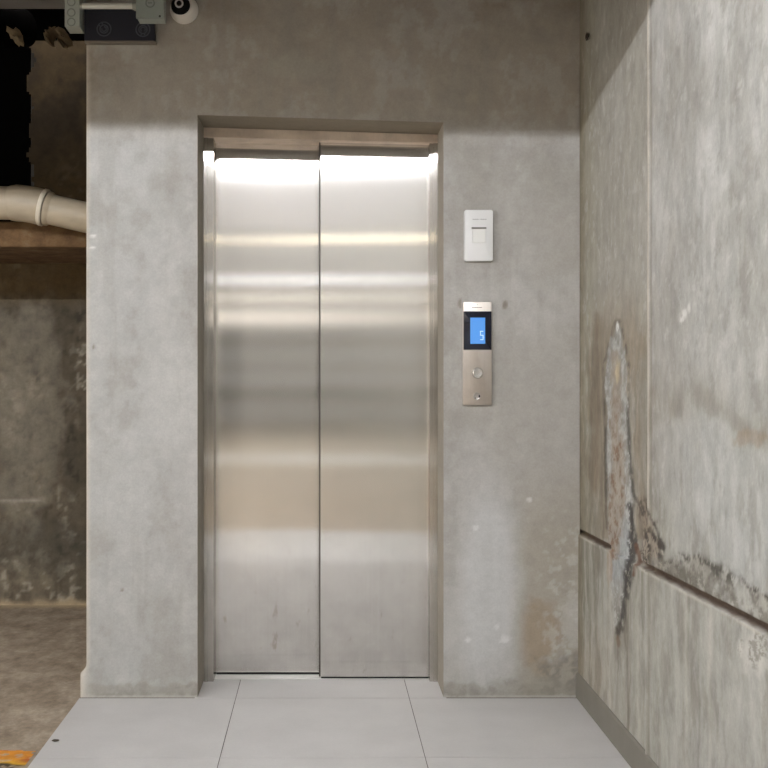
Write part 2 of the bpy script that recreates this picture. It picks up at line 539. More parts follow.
    col = lay(col, (60, 56, 50), 0.9 * k3 * ss(0.3, 0.46, mould))
    col = lay(col, (72, 64, 54), 0.8 * blob(px, py, 622, 628, 3.5, 12, jit2, 0.7))
    col = lay(col, (118, 94, 72), 0.6 * blob(px, py, 621, 643, 3, 8, jit2, 0.8))
    col = lay(col, (104, 70, 50), 0.8 * strokes(px, py, [(636, 545, 1.5), (640, 560, 2), (636, 575, 1.5)], jit2, 4, 1.5))
    col = lay(col, (150, 122, 96), 0.6 * blob(px, py, 612, 565, 3, 20, jit2, 0.6))
    # mould belt over the joint in the right bay
    top = np.interp(px, [640, 665, 680, 700, 720, 740, 768, 800], [545, 560, 556, 553, 566, 577, 596, 616]) + (jit2 - 0.5) * 14
    jy = 374 - (Zj + 0.012 - EYE) * F / Ys
    inb = ss(-2, 4, py - top) * ss(1, -2, py - jy) * ss(640, 668, px)
    col = lay(col, (160, 155, 142), 0.5 * inb)
    col = lay(col, (108, 105, 95), 0.7 * inb * ss(0.42, 0.58, mould))
    edge = np.exp(-((py - top - 4) / 6.0) ** 2) * ss(660, 690, px) * ss(1, -2, py - jy)
    col = lay(col, (70, 67, 60), 0.85 * edge * ss(0.36, 0.56, mould))
    col = lay(col, (188, 188, 183), 0.5 * inb * ss(0.58, 0.68, jit))
    col = lay(col, (198, 197, 190), 0.7 * blob(px, py, 770, 655, 26, 24, jit2, 0.9) * low)
    col = lay(col, (110, 104, 92), 0.6 * blob(px, py, 760, 645, 16, 22, jit2, 0.9) * low * ss(0.5, 0.62, mould))
    col = lay(col, (62, 56, 50), 0.8 * blob(px, py, 654, 545, 11, 20, jit2, 0.8) * ss(0.46, 0.58, mould))
    col = lay(col, (92, 86, 76), 0.6 * inb * ss(30, 4, jy - py) * ss(0.35, 0.6, jit2))
    col = lay(col, (74, 68, 60), 0.6 * between(px, py, [(400, 604, 606), (450, 604, 606.5), (530, 605, 607.5)], jit2, 3, 1.2))
    # joint: dark brown slot over a pale arris
    col = lay(col, (84, 66, 52), 0.95 * ss(-0.003, 0.0, dz) * ss(0.020, 0.015, dz) * open_)
    col = lay(col, (200, 194, 182), 0.6 * np.exp(-((dz + 0.006) / 0.004) ** 2) * open_ * ss(0.3, 0.5, jit))
    # seams
    up = ss(510, 506, py)
    col = lay(col, (212, 204, 190), 0.9 * np.exp(-((px - 650) / 1.0) ** 2) * up)
    col = lay(col, (196, 196, 188), 0.6 * np.exp(-((px - 649) / 1.2) ** 2) * (1 - up) * ss(600, 620, py))
    col = lay(col, (128, 120, 106), 0.5 * np.exp(-((px - 652.5) / 1.0) ** 2))
    col = lay(col, (120, 112, 100), 0.6 * np.exp(-((px - (630 + (py - 640) * 0.01)) / 0.9) ** 2) * low * ss(600, 630, py))
    for c_, rx in ((612, 2.0), (640, 1.5), (690, 2), (714, 2)):
        col = lay(col, (202, 199, 190), 0.4 * np.exp(-((px - c_ + (jit - 0.5) * 6) / rx) ** 2) * low)
    col = lay(col, (112, 106, 98), 0.35 * np.exp(-((px - 703 + (jit - 0.5) * 4) / 1.0) ** 2) * low * ss(640, 690, py))
    col = lay(col, (120, 108, 84), 0.5 * ss(587, 581, px))
    me = grid_mesh('wall_right', np.stack([X, Y, Z], -1)[:, ::-1], col[:, ::-1])
    o = link('wall_right', me, concrete_right)
    tag(o, 'raw concrete side wall with a lime streaked leak and black mould over its joint', 'wall', kind='structure')
    # rusty hole left by a form tie
    bm = new()
    lathe(bm, (X_R - 0.006, F * X_R / (589.5 - 322), wz(36.5, F * X_R / (589.5 - 322))), (1, 0, 0), [(0, 0.011), (-0.004, 0.014), (-0.006, 0.009), (-0.003, 0.006), (0.004, 0.0)], 14, False)
    h = done('tie_hole', bm, plain('rusty hole', (38, 26, 18), 0.9), None, True)
    h.name = 'tie_hole'
    h.parent = o
    h.location = h.location - o.location


build_wall_right()

# --- concrete skirting along the right wall
bm = new()
prof = [(X_R - 0.001, -0.012), (X_R - 0.0145, -0.012), (X_R - 0.0145, 0.080), (X_R - 0.010, 0.0865), (X_R - 0.001, 0.0885)]
A = [bm.verts.new((x - 0.001, -2.0, z)) for x, z in prof]; B = [bm.verts.new((x - 0.001, Y_W - 0.002, z)) for x, z in prof]
for k in range(5): bm.faces.new((A[k], A[(k + 1) % 5], B[(k + 1) % 5], B[k]))
bm.faces.new(A); bm.faces.new(B)
o = done('baseboard_right', bm, plain('grey tile skirting', (126, 122, 113), 0.6, var=0.15, freq=14))
tag(o, 'low grey skirting strip along the foot of the stained wall', 'baseboard', kind='structure')


# --- tiled floor
def build_floor():
    m = M('pale porcelain tile')
    n = m.noise((1, 1, 1), 5, 5)
    c = m.mix(lin(200, 198, 196), m.ramp(n, [(0.3, g1(0.93)), (0.7, g1(1.03))]))
    c = m.mix(c, m.ramp(m.noise((1, 1, 1), 120, 2), [(0.3, g1(0.97)), (0.7, g1(1.02))]))
    m.l(c, m.b.inputs['Base Color']); m.b.inputs['Roughness'].default_value = 0.5
    grout = plain('tile joint', (92, 88, 84), 0.9)
    xs = [-0.843, -0.2996, 0.303, X_R - 0.012]
    yj = [4.135, 3.892] + [3.292 - 0.6 * k for k in range(6)]
    bm = new()
    gp = 0.0013
    for x0, x1 in zip(xs, xs[1:]):
        for y1, y0 in zip(yj, yj[1:]):
            lo, hi = (max(x0, O_L - 0.01), min(x1, O_R + 0.01)) if y1 > 4 else (x0, x1)
            box(bm, lo + gp, hi - gp, y0 + gp * 1.5, y1 - gp * 1.5, -0.013, 0.0)
    tiles = done('floor', bm, m.m, bevel=0.0008, seg=1)
    tag(tiles, 'large pale grey floor tiles in front of the lift', 'floor', kind='structure')
    bm = new()
    box(bm, -0.842, X_R, yj[-1], Y_W - 0.001, -0.014, -0.0018)
    box(bm, O_L, O_R, Y_W, 4.135, -0.014, -0.0018)
    j = done('tile_joint', bm, grout)
    j.parent = tiles; j.location = j.location - tiles.location
    # a dropped pebble stain lies on the tile's left edge
    return tiles


build_floor()


# --- bare concrete driveway
def build_drive():
    m = M('worn driveway concrete')
    n1 = m.noise((1.6, 1.0, 1), 6.0, 9, 0.7); n2 = m.noise((1.3, 1, 1), 34, 6, 0.7)
    c = m.ramp(n1, [(0.3, lin(132, 117, 100)), (0.5, lin(164, 149, 130)), (0.7, lin(192, 178, 160))])
    c = m.mix(c, m.ramp(n2, [(0.32, g1(0.72)), (0.68, g1(1.1))]))
    # swept sand against the far wall
    g = m.add('ShaderNodeNewGeometry'); sx = m.add('ShaderNodeSeparateXYZ'); m.l(g.outputs['Position'], sx.inputs[0])
    ad = m.add('ShaderNodeMath', operation='MULTIPLY_ADD'); m.l(n2, ad.inputs[0]); ad.inputs[1].default_value = 0.16; m.l(sx.outputs[1], ad.inputs[2])
    mr = m.add('ShaderNodeMapRange'); m.l(ad.outputs[0], mr.inputs[0]); mr.inputs[1].default_value = Y_B - 0.01; mr.inputs[2].default_value = Y_B + 0.05
    c = m.mix(c, lin(186, 168, 138), mr.outputs[0], 'MIX')
    m.l(c, m.b.inputs['Base Color']); m.b.inputs['Roughness'].default_value = 0.75
    m.bump(n2, 0.4, 0.005)
    bm = new()
    box(bm, -5.7, X_R + 0.2, -18, Y_B + 0.2, -0.12, -0.015)
    o = done('driveway_floor', bm, m.m)
    tag(o, 'worn tan concrete driveway running back past the column', 'floor', kind='structure')


build_drive()


# --- wall far behind on the left, with a void over the ledge
def build_wall_back():
    xv = wx(31, Y_B)
    zl = 1.70
    xs = np.unique(np.round(np.concatenate([[xv, X_R + 0.2], np.arange(-3.4, -0.7, 0.012), [-0.6, 0.0]]), 4))
    zs = np.unique(np.round(np.concatenate([[zl], np.arange(-0.015, 2.78, 0.012)]), 4))
    X, Z = np.meshgrid(xs, zs)
    px, py = 322 + X * F / Y_B, 374 - (Z - EYE) * F / Y_B
    n1 = fbm(X * 3, Z * 3, 201); n2 = fbm(X * 9, Z * 6, 211); n3 = fbm(X * 30, Z * 30, 223, 4); st = fbm(X * 12, Z * 1.5, 227)
    col = np.tile(np.array(lin(108, 98, 82)), X.shape + (1,))
    col = lay(col, (134, 125, 107), 0.7 * ss(0.45, 0.66, n2))
    col = lay(col, (72, 66, 55), 0.8 * ss(0.5, 0.3, n1))
    col = lay(col, (80, 72, 58), 0.6 * ss(45, 75, px + (n2 - 0.5) * 20))  # shade beside the column painted into the wall colour
    col = lay(col, (170, 163, 148), 0.7 * ss(0.58, 0.68, n3) * ss(0.35, 0.6, n1))
    col = lay(col, (52, 46, 36), 0.7 * ss(0.42, 0.32, n3) * ss(0.65, 0.4, n1))
    col = lay(col, (86, 78, 62), 0.5 * ss(0.5, 0.62, st))
    col = lay(col, (150, 143, 128), 0.5 * blob(px, py, 20, 400, 40, 130, n2, 0.9))
    col = lay(col, (80, 77, 67), 0.45 * blob(px, py, 50, 555, 70, 30, n2, 0.9))
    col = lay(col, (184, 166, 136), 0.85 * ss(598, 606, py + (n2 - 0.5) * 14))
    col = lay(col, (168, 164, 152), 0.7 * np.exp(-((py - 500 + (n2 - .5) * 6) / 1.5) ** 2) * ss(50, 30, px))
    col = lay(col, (96, 76, 40), 0.75 * ss(312, 285, py))  # olive tone of the shadow below the ledge, painted in
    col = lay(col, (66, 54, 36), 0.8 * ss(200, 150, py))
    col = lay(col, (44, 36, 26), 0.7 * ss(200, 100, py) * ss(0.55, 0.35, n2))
    cx, cz = (X[:-1, :-1] + X[1:, 1:]) / 2, (Z[:-1, :-1] + Z[1:, 1:]) / 2
    rag = xv + (fbm(cz * 9, cz * 0 + 2.0, 233) - 0.5) * 0.09
    keep = ~((cz > zl) & (cx < rag))
    P = np.stack([X, Y_B + (n2 - 0.5) * 0.02, Z], -1)
    extra = [([(xv, Y_B, zl), (xv, Y_B, 2.78), (xv, Y_B + 1.2, 2.78), (xv, Y_B + 1.2, zl)], lin(30, 26, 20))]
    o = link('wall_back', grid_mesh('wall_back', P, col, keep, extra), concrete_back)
    tag(o, 'dirty dark concrete wall far behind, left of the column', 'wall', kind='structure')
    # ledge beam below the pipe
    bm = new()
    box(bm, -5.48, X_L - 0.001, 4.776, Y_B - 0.03, wz(247, 4.776), 1.775)
    bmesh.ops.subdivide_edges(bm, edges=bm.edges[:], cuts=1)
    box(bm, -3.39, X_L - 0.002, Y_B - 0.035, Y_B + 0.9, 1.70, 1.774)
    m = M('brown dirty beam')
    n = m.noise((1, 1, 1.2), 9, 8, 0.7)
    m.l(m.ramp(n, [(0.3, lin(66, 44, 24)), (0.55, lin(112, 86, 56)), (0.75, lin(128, 112, 88))]), m.b.inputs['Base Color'])
    m.b.inputs['Roughness'].default_value = 0.9; m.bump(n, 0.6, 0.01)
    o = done('ledge_beam', bm, m.m, bevel=0.006)
    tag(o, 'brown stained concrete ledge under the white drain pipe', 'beam', kind='structure')
    # recess behind and over the ledge, its darkness painted black
    bm = new()
    box(bm, -3.6, -3.4, 3.0, Y_B + 1.3, 1.6, 3.5)
    box(bm, -3.6, X_R, Y_B + 1.2, Y_B + 1.3, 1.6, 3.5)
    box(bm, -3.6, X_R, 4.99, Y_B + 1.3, 3.4, 3.5)
    box(bm, X_L + 0.001, X_R, 4.99, Y_B + 1.3, 2.78, 3.4)
    o = done('void_wall', bm, void_black)
    tag(o, 'pitch dark recess above the ledge at the far left', 'recess', kind='structure')


build_wall_back()

# --- ceiling, beams, side wall of the garage
garage = plain('garage concrete', (150, 144, 134), 0.9, var=0.2, freq=4)
bm = new()
box(bm, -5.7, X_R + 0.2, -18, 4.99, CEIL, CEIL + 0.2)
tag(done('ceiling', bm, plain('grey ceiling concrete', (168, 168, 168), 0.9, var=0.2, freq=6)), 'bare concrete slab of the garage ceiling', 'ceiling', kind='structure')
BEAM_Y, BEAM_Z = 2.75, 2.180
bm = new()
vs = box(bm, -5.49, X_R - 0.01, BEAM_Y, BEAM_Y + 0.20, BEAM_Z, CEIL - 0.001)
for v in vs:
    if v.co.z < 2.5: v.co.z -= 0.012 * (v.co.x - 0.9)
tag(done('beam', bm, garage), 'concrete downstand beam across the lift lobby', 'beam', kind='structure')
for yb in (-1.2, -5.2, -9.2, -13.2):
    bm = new(); box(bm, -5.49, X_R - 0.01, yb - 0.2, yb + 0.2, 2.35, CEIL - 0.001)
    tag(done('beam', bm, garage), 'concrete downstand beam of the garage behind the viewer', 'beam', 'garage ceiling beams', 'structure')
bm = new()
box(bm, -5.7, -5.5, -5.3, Y_B, -0.015, 0.85); box(bm, -5.7, -5.5, -18, -8.3, -0.015, 0.85); box(bm, -5.7, -5.5, -18, Y_B, 2.45, CEIL)
box(bm, -5.7, -5.5, 4.4, Y_B, 0.85, 2.45); box(bm, -5.7, -5.5, -18, -8.3, 0.85, 2.45); box(bm, -5.7, -5.5, -5.3, -1.5, 0.85, 2.45)
tag(done('wall_left', bm, plain('pale side wall', (196, 192, 184), 0.9, var=0.15, freq=3)), 'concrete wall across the driveway, with openings added for daylight fill', 'wall', kind='structure')  # openings added to let in fill daylight from the left
bm = new(); box(bm, -5.7, -3.4, Y_B, Y_B + 0.2, -0.015, CEIL + 0.7); box(bm, -5.7, -3.6, 4.99, Y_B, CEIL, CEIL + 0.7)
tag(done('wall_end', bm, garage), 'plain concrete end wall of the driveway', 'wall', kind='structure')
bm = new(); box(bm, -5.7, 1.0, -18.2, -18, -0.015, 2.3); box(bm, -5.7, -3.5, -18.2, -18, 2.3, CEIL); box(bm, -0.8, 1.0, -18.2, -18, 2.3, CEIL)
tag(done('wall_rear', bm, plain('pale rear wall', (206, 205, 203), 0.9, var=0.15, freq=3)), 'rear garage wall with a high slot added for bright streaks in the door', 'wall', kind='structure')  # high slot added so the door mirrors bright streaks


bm = new()
for za, zb in ((0.55, 0.80), (1.22, 1.30), (1.82, 1.95)): box(bm, -5.49, X_R - 0.02, -18.0, -17.97, za, zb)
tag(done('trim_1', bm, plain('dark wall band', (70, 68, 66), 0.8)), 'dark bands added along the rear garage wall to streak the door reflection', 'wall band', kind='structure')  # unseen bands added to give the door dark streaks
bm = new(); box(bm, -1.15, 0.86, -7.6, -5.9, -0.0155, -0.013)
bm2 = new(); box(bm2, -2.4, X_R - 0.02, -18.0, -17.96, 1.00, 1.07)
tag(done('trim_2', bm2, plain('white wall stripe', (244, 244, 242), 0.6)), 'white stripe added along the rear garage wall to streak the door reflection', 'wall band', kind='structure')  # unseen stripe added to give the door a light streak
tag(done('floor_marking', bm, plain('added white patch', (232, 230, 226), 0.7)), 'white rectangle added on the garage floor for a bright band in the door', 'floor marking', kind='structure')  # unseen patch added as a bright floor band for the door to mirror


# --- worn yellow and black kerb paint, bottom left
def build_marking():
    xs = np.arange(-2.6, -0.86, 0.008); ys = np.arange(3.05, 3.42, 0.008)
    X, Y = np.meshgrid(xs, ys)
    n = fbm(X * 14, Y * 14, 301); n2 = fbm(X * 40, Y * 40, 307, 3)
    col = np.tile(np.array(lin(214, 140, 42)), X.shape + (1,))
    col = lay(col, (176, 86, 40), 0.8 * ss(0.5, 0.65, n))
    col = lay(col, (228, 176, 40), 0.9 * ss(3.32, 3.28, Y + (n - .5) * 0.05) * ss(3.22, 3.26, Y))
    col = lay(col, (36, 30, 28), 0.95 * ss(3.285, 3.265, Y + (n - .5) * 0.07))
    col = lay(col, (190, 170, 150), 0.7 * ss(0.58, 0.66, n2))
    cx, cy = X[:-1, :-1], Y[:-1, :-1]
    keep = (cy < 3.388 + (n[:-1, :-1] - 0.5) * 0.03) & (cx < -0.86 + (n[:-1, :-1] - 0.5) * 0.08) & (n2[:-1, :-1] < 0.76)
    P = np.stack([X, Y, np.full_like(X, -0.0138)], -1)
    m = pigment_concrete('worn kerb paint', 0.3, 0.25)
    o = link('floor_marking', grid_mesh('floor_marking', P, col, keep), m)
    tag(o, 'worn orange and black paint stripe on the driveway', 'floor marking', kind='structure')


build_marking()


# ------------------------------------------------------------------ the lift door
def two_lobe_steel(name, c, smudge, low_top=0.9, spots=True, wide=0.14):
    """vertically brushed steel: reflections smear sideways far more than up and down."""
    m = M(name)
    streak = m.noise((300, 300, 1.0), 1.0, 3, 0.5)
    sm = m.noise((1, 1, 1), 7, 7, 0.65)
    g = m.add('ShaderNodeNewGeometry'); sx = m.add('ShaderNodeSeparateXYZ'); m.l(g.outputs['Position'], sx.inputs[0])
    low = m.add('ShaderNodeMapRange'); m.l(sx.outputs[2], low.inputs[0])
    for k, v in ((1, 0.0), (2, low_top), (3, 1.0), (4, 0.0)): low.inputs[k].default_value = v
    col = m.mix(lin(*c), m.ramp(streak, [(0.3, g1(0.95)), (0.7, g1(1.0))]))
    grime = m.ramp(sm, [(0.35, g1(1 - smudge)), (0.6, g1(1.0))])
    if spots:
        sp = m.noise((1.7, 1, 0.8), 15, 4, 0.6)
        grime = m.mix(grime, m.ramp(sp, [(0.28, lin(218, 212, 205)), (0.36, g1(1.0))]))
    col = m.mix(col, grime, low.outputs[0])
    t = m.add('ShaderNodeCombineXYZ'); t.inputs[2].default_value = 1
    last = None
    for az, ax, w in ((0.004, wide, 1.0), (0.016, wide * 1.4, 0.16), (0.11, wide * 1.7, 0.16)):
        b = m.add('ShaderNodeBsdfAnisotropic', distribution='BECKMANN')
        b.inputs['Roughness'].default_value = math.sqrt(math.sqrt(az * ax))
        b.inputs['Anisotropy'].default_value = 1 - math.sqrt(az / ax)
        m.l(col, b.inputs['Color']); m.l(t.outputs[0], b.inputs['Tangent'])
        if last is not None:
            mx = m.add('ShaderNodeMixShader'); mx.inputs[0].default_value = w
            m.l(last, mx.inputs[1]); m.l(b.outputs[0], mx.inputs[2]); last = mx.outputs[0]
        else: last = b.outputs[0]
    m.l(last, m.n['Material Output'].inputs['Surface'])
    m.n.remove(m.b)
    return m.m


def build_door():
    steel_door = two_lobe_steel('brushed steel panel', (227, 224, 220), 0.16, wide=0.11)
    steel_jamb = two_lobe_steel('brushed steel frame', (214, 210, 204), 0.2, 2.2, False)
    d = thing('door_1', (0, Y_DOOR, 0), 'closed two-panel brushed steel lift door in the grey wall', 'lift door', kind='structure')
    xl, xm, xr = wx(213.5, Y_DOOR), wx(320.5, 4.135), wx(429.3, Y_DOOR)
    hb = lambda x: 1.990 - 0.0245 * (x - O_L)
    # jambs: a flat face with a small return and a raised outer bead
    for x0, x1 in ((O_L, xl), (xr, O_R)):
        bm = new()
        box(bm, x0 + 0.0012, x1, Y_DOOR, Y_DOOR + 0.2, -0.002, hb(x1) + 0.004)
        out = x0 + 0.0012 if x0 < 0 else x1 - 0.0012
        inn = x1 if x0 < 0 else x0
        a, b = (out, out + 0.014) if x0 < 0 else (out - 0.013, out)
        box(bm, a, b, Y_DOOR - 0.004, Y_DOOR + 0.001, -0.002, hb(x1) + 0.002)
        done('jamb', bm, steel_jamb, d, bevel=0.0012)
    # header with a folded lower lip
    bm = new()
    vs = box(bm, O_L + 0.001, O_R - 0.001, Y_DOOR - 0.006, Y_DOOR + 0.2, 1.5, 2.0)
    for v in vs: v.co.z = (hb(v.co.x) if v.co.z < 1.8 else 2.0255 + sag(v.co.x))
    vs = box(bm, O_L + 0.001, O_R - 0.001, Y_DOOR - 0.010, Y_DOOR - 0.006, 1.5, 2.0)
    for v in vs: v.co.z = hb(v.co.x) + (0.0 if v.co.z < 1.8 else 0.006)
    done('header', bm, steel_header, d, bevel=0.001)
    # panels
    bm = new(); box(bm, xl - 0.02, xm + 0.06, 4.188, 4.225, 0.011, 2.01)
    done('door_panel', bm, steel_door, d, bevel=0.0025)
    bm = new(); box(bm, xm, xr + 0.02, 4.135, 4.180, 0.0085, 2.01)
    o = done('door_panel', bm, steel_door, d, bevel=0.003)
    bm = new(); box(bm, xm - 0.0052, xm + 0.0004, 4.1365, 4.178, 0.0085, 1.985)
    done('dark_edge_strip', bm, plain('dark edge strip', (70, 63, 57), 0.6), d)  # thin dark strip along the edge where the panels meet
    # sill with guide slots
    bm = new()
    box(bm, O_L + 0.002, xm, 4.137, 4.158, -0.014, 0.002); box(bm, xm, O_R - 0.002, 4.137, 4.152, -0.014, 0.001)
    box(bm, O_L + 0.002, O_R - 0.002, 4.160, 4.200, -0.014, 0.002)
    box(bm, O_L + 0.002, O_R - 0.002, 4.210, 4.230, -0.014, 0.001)
    box(bm, O_L + 0.002, O_R - 0.002, 4.137, 4.230, -0.016, -0.010)
    done('sill', bm, alu, d, bevel=0.0006, seg=1)
    bm = new(); box(bm, xm + 0.002, xr, 4.138, 4.175, 0.0015, 0.0095)
    box(bm, xl + 0.002, xm - 0.001, 4.191, 4.22, 0.0015, 0.012)
    done('gap_shade', bm, black, d)  # black strips standing in for the shade in the gaps under the panels


build_door()


# ------------------------------------------------------------------ wall plates beside the door
def rounded_plate(bm, x0, x1, y0, y1, z0, z1, r, n=6, dome=0.0):
    """a plate with rounded corners in the wall plane, its face at y0, slightly smaller than its back."""
    rings = []
    for y, ins in ((y1, 0.0), (y0 + 0.0025, 0.0), (y0 + 0.0006, 0.0006), (y0, 0.0022)):
        ring = []
        for cx, cz, a0 in ((x1 - r, z1 - r, 0), (x0 + r, z1 - r, PI / 2), (x0 + r, z0 + r, PI), (x1 - r, z0 + r, 1.5 * PI)):
            for k in range(n + 1):
                a = a0 + PI / 2 * k / n
                ring.append(bm.verts.new((cx + math.cos(a) * (r - ins), y, cz + math.sin(a) * (r - ins))))
        rings.append(ring)
    N = len(rings[0])
    for A, B in zip(rings, rings[1:]):
        for k in range(N): bm.faces.new((A[k], A[(k + 1) % N], B[(k + 1) % N], B[k]))
    bm.faces.new(rings[0]); bm.faces.new(rings[-1])


def glyphs(bm, x0, z, y, spec, h, th):
    """tiny unreadable printing: short strokes of given widths; negative is a gap."""
    x = x0
    for w in spec:
        if w > 0: box(bm, x, x + w, y - 0.0004, y + 0.0006, z - h / 2, z + h / 2)
        x += abs(w)


def build_plates():
    P = lambda px: wx(px, Y_W - 0.012)
    Q = lambda py: wz(py, Y_W - 0.012)
    yf = Y_W - 0.014
    # call panel
    t = thing('call_panel', (P(477.5), Y_W, Q(405)), 'tall narrow steel lift call panel with a lit blue display and one round button', 'lift call panel')
    bm = new(); rounded_plate(bm, P(463), P(491.8), yf, Y_W + 0.003, Q(405.2), Q(302), 0.004)
    done('body', bm, steel_panel, t, True)
    bm = new(); rounded_plate(bm, P(463.3), P(491.5), yf - 0.0012, yf + 0.002, Q(350), Q(311.2), 0.0015)
    disp = done('display', bm, plain('dark display glass', (22, 26, 42), 0.18, var=0.05), t, True)
    bm = new(); rounded_plate(bm, P(470), P(485.2), yf - 0.0018, yf - 0.0004, Q(344), Q(317.5), 0.0008, 3)
    done('screen', bm, glow('lit blue screen', (84, 164, 250), 0.85), disp)
    # figure 5 in seven-segment strokes
    bm = new()
    a, b, zt, zm, zb, w = P(480.0), P(483.2), Q(331), Q(335.3), Q(340), 0.0020
    ys0, ys1 = yf - 0.0024, yf - 0.0014
    box(bm, a, b, ys0, ys1, zt - w, zt); box(bm, a, a + w, ys0, ys1, zm, zt); box(bm, a, b, ys0, ys1, zm - w / 2, zm + w / 2)
    box(bm, b - w, b, ys0, ys1, zb, zm); box(bm, a, b, ys0, ys1, zb, zb + w)
    done('digit', bm, glow('lit figure', (225, 250, 255), 1.1), disp)
    # maker's mark: a small green sprout over a run of print
    ink = plain('dark print', (70, 66, 66), 0.6)
    bm = new(); glyphs(bm, P(471.8), Q(307.5), yf, [0.0045, -0.001, 0.004, -0.0012, 0.006, -0.001, 0.004, -0.001, 0.005, -0.0012, 0.0055], 0.0022, 0.001)
    done('lettering', bm, ink, t)
    bm = new()
    lathe(bm, (P(477.3), yf + 0.0004, Q(304.8)), (0, -1, 0), [(0, 0.0022), (0.0008, 0.0022)], 3)
    done('logo', bm, plain('green print', (96, 140, 110), 0.6), t)
    # button
    c = (P(477.6), yf, Q(373))
    bm = new(); lathe(bm, c, (0, -1, 0), [(-0.002, 0.0205), (0.0008, 0.0205), (0.0016, 0.019), (0.0012, 0.0175)], 40)
    rg = done('button_ring', bm, plain('satin ring', (176, 170, 162), 0.35, 1.0, 0.03), t, True)
    bm = new(); lathe(bm, c, (0, -1, 0), [(-0.002, 0.0165), (0.0035, 0.0165), (0.0046, 0.0152), (0.0038, 0.008), (0.0034, 0.0)], 40)
    done('button', bm, brushed('turned steel button', (232, 232, 232), 0.22, 0.9, (0.7, 0, 0.7), 0.02), t, True)
    # key switch
    c = (P(476.7), yf, Q(396))
    bm = new(); lathe(bm, c, (0, -1, 0), [(-0.002, 0.0135), (0.0012, 0.0135), (0.002, 0.012), (0.0014, 0.0105), (0.001, 0.0)], 32)
    k = done('key_switch', bm, plain('key lock face', (196, 192, 188), 0.3, 0.9, 0.05), t, True)
    bm = new(); box(bm, c[0] + 0.0065, c[0] + 0.0110, yf - 0.0024, yf - 0.0008, c[2] - 0.0055, c[2] + 0.0035)
    box(bm, c[0] - 0.0075, c[0] - 0.002, yf - 0.0022, yf - 0.0008, c[2] - 0.0085, c[2] - 0.006)
    done('keyhole', bm, black, k)
    # upper switch plate
    t = thing('switch_plate', (P(479), Y_W, Q(262)), 'white plate with a small recessed slot, above the call panel', 'switch plate')
    wm = plain('white satin plate', (222, 222, 221), 0.4, 0.0, 0.03)
    yp = Y_W - 0.020
    P2 = lambda px: wx(px, yp); Q2 = lambda py: wz(py, yp)
    sx0, sx1, sz0, sz1 = P2(472.2), P2(485.6), Q2(243), Q2(228.6)
    bm = new()
    rounded_plate(bm, P2(464.6), P2(493.0), yp, Y_W + 0.003, Q2(261), Q2(209.8), 0.007)
    body = done('body', bm, wm, t, True)
    # raised rim round the slot
    bm = new()
    r = 0.0022
    box(bm, sx0 - r, sx0, yp - 0.002, yp + 0.001, sz0 - r, sz1 + r); box(bm, sx1, sx1 + r, yp - 0.002, yp + 0.001, sz0 - r, sz1 + r)
    box(bm, sx0, sx1, yp - 0.002, yp + 0.001, sz0 - r, sz0)
    done('slot_rim', bm, wm, t, bevel=0.0006)
    bm = new(); box(bm, sx0 - r, sx1 + r, yp - 0.0045, yp + 0.001, sz1 - 0.001, sz1 + 0.0045)
    done('slot_hood', bm, plain('grey hood', (120, 118, 114), 0.5), t, bevel=0.0006)
    bm = new(); rounded_plate(bm, sx0, sx1, yp - 0.0012, yp + 0.001, sz0, sz1, 0.0015, 3)
    done('slot', bm, plain('white rocker', (224, 224, 220), 0.35, var=0.02), t)
    bm = new(); glyphs(bm, P2(472.6), Q2(219.3), yp, [0.007, -0.001, 0.006, -0.001, 0.006, -0.006, 0.006, -0.001, 0.007, -0.001, 0.006], 0.0024, 0.001)
    done('lettering', bm, plain('grey print', (160, 158, 156), 0.6), t)


build_plates()


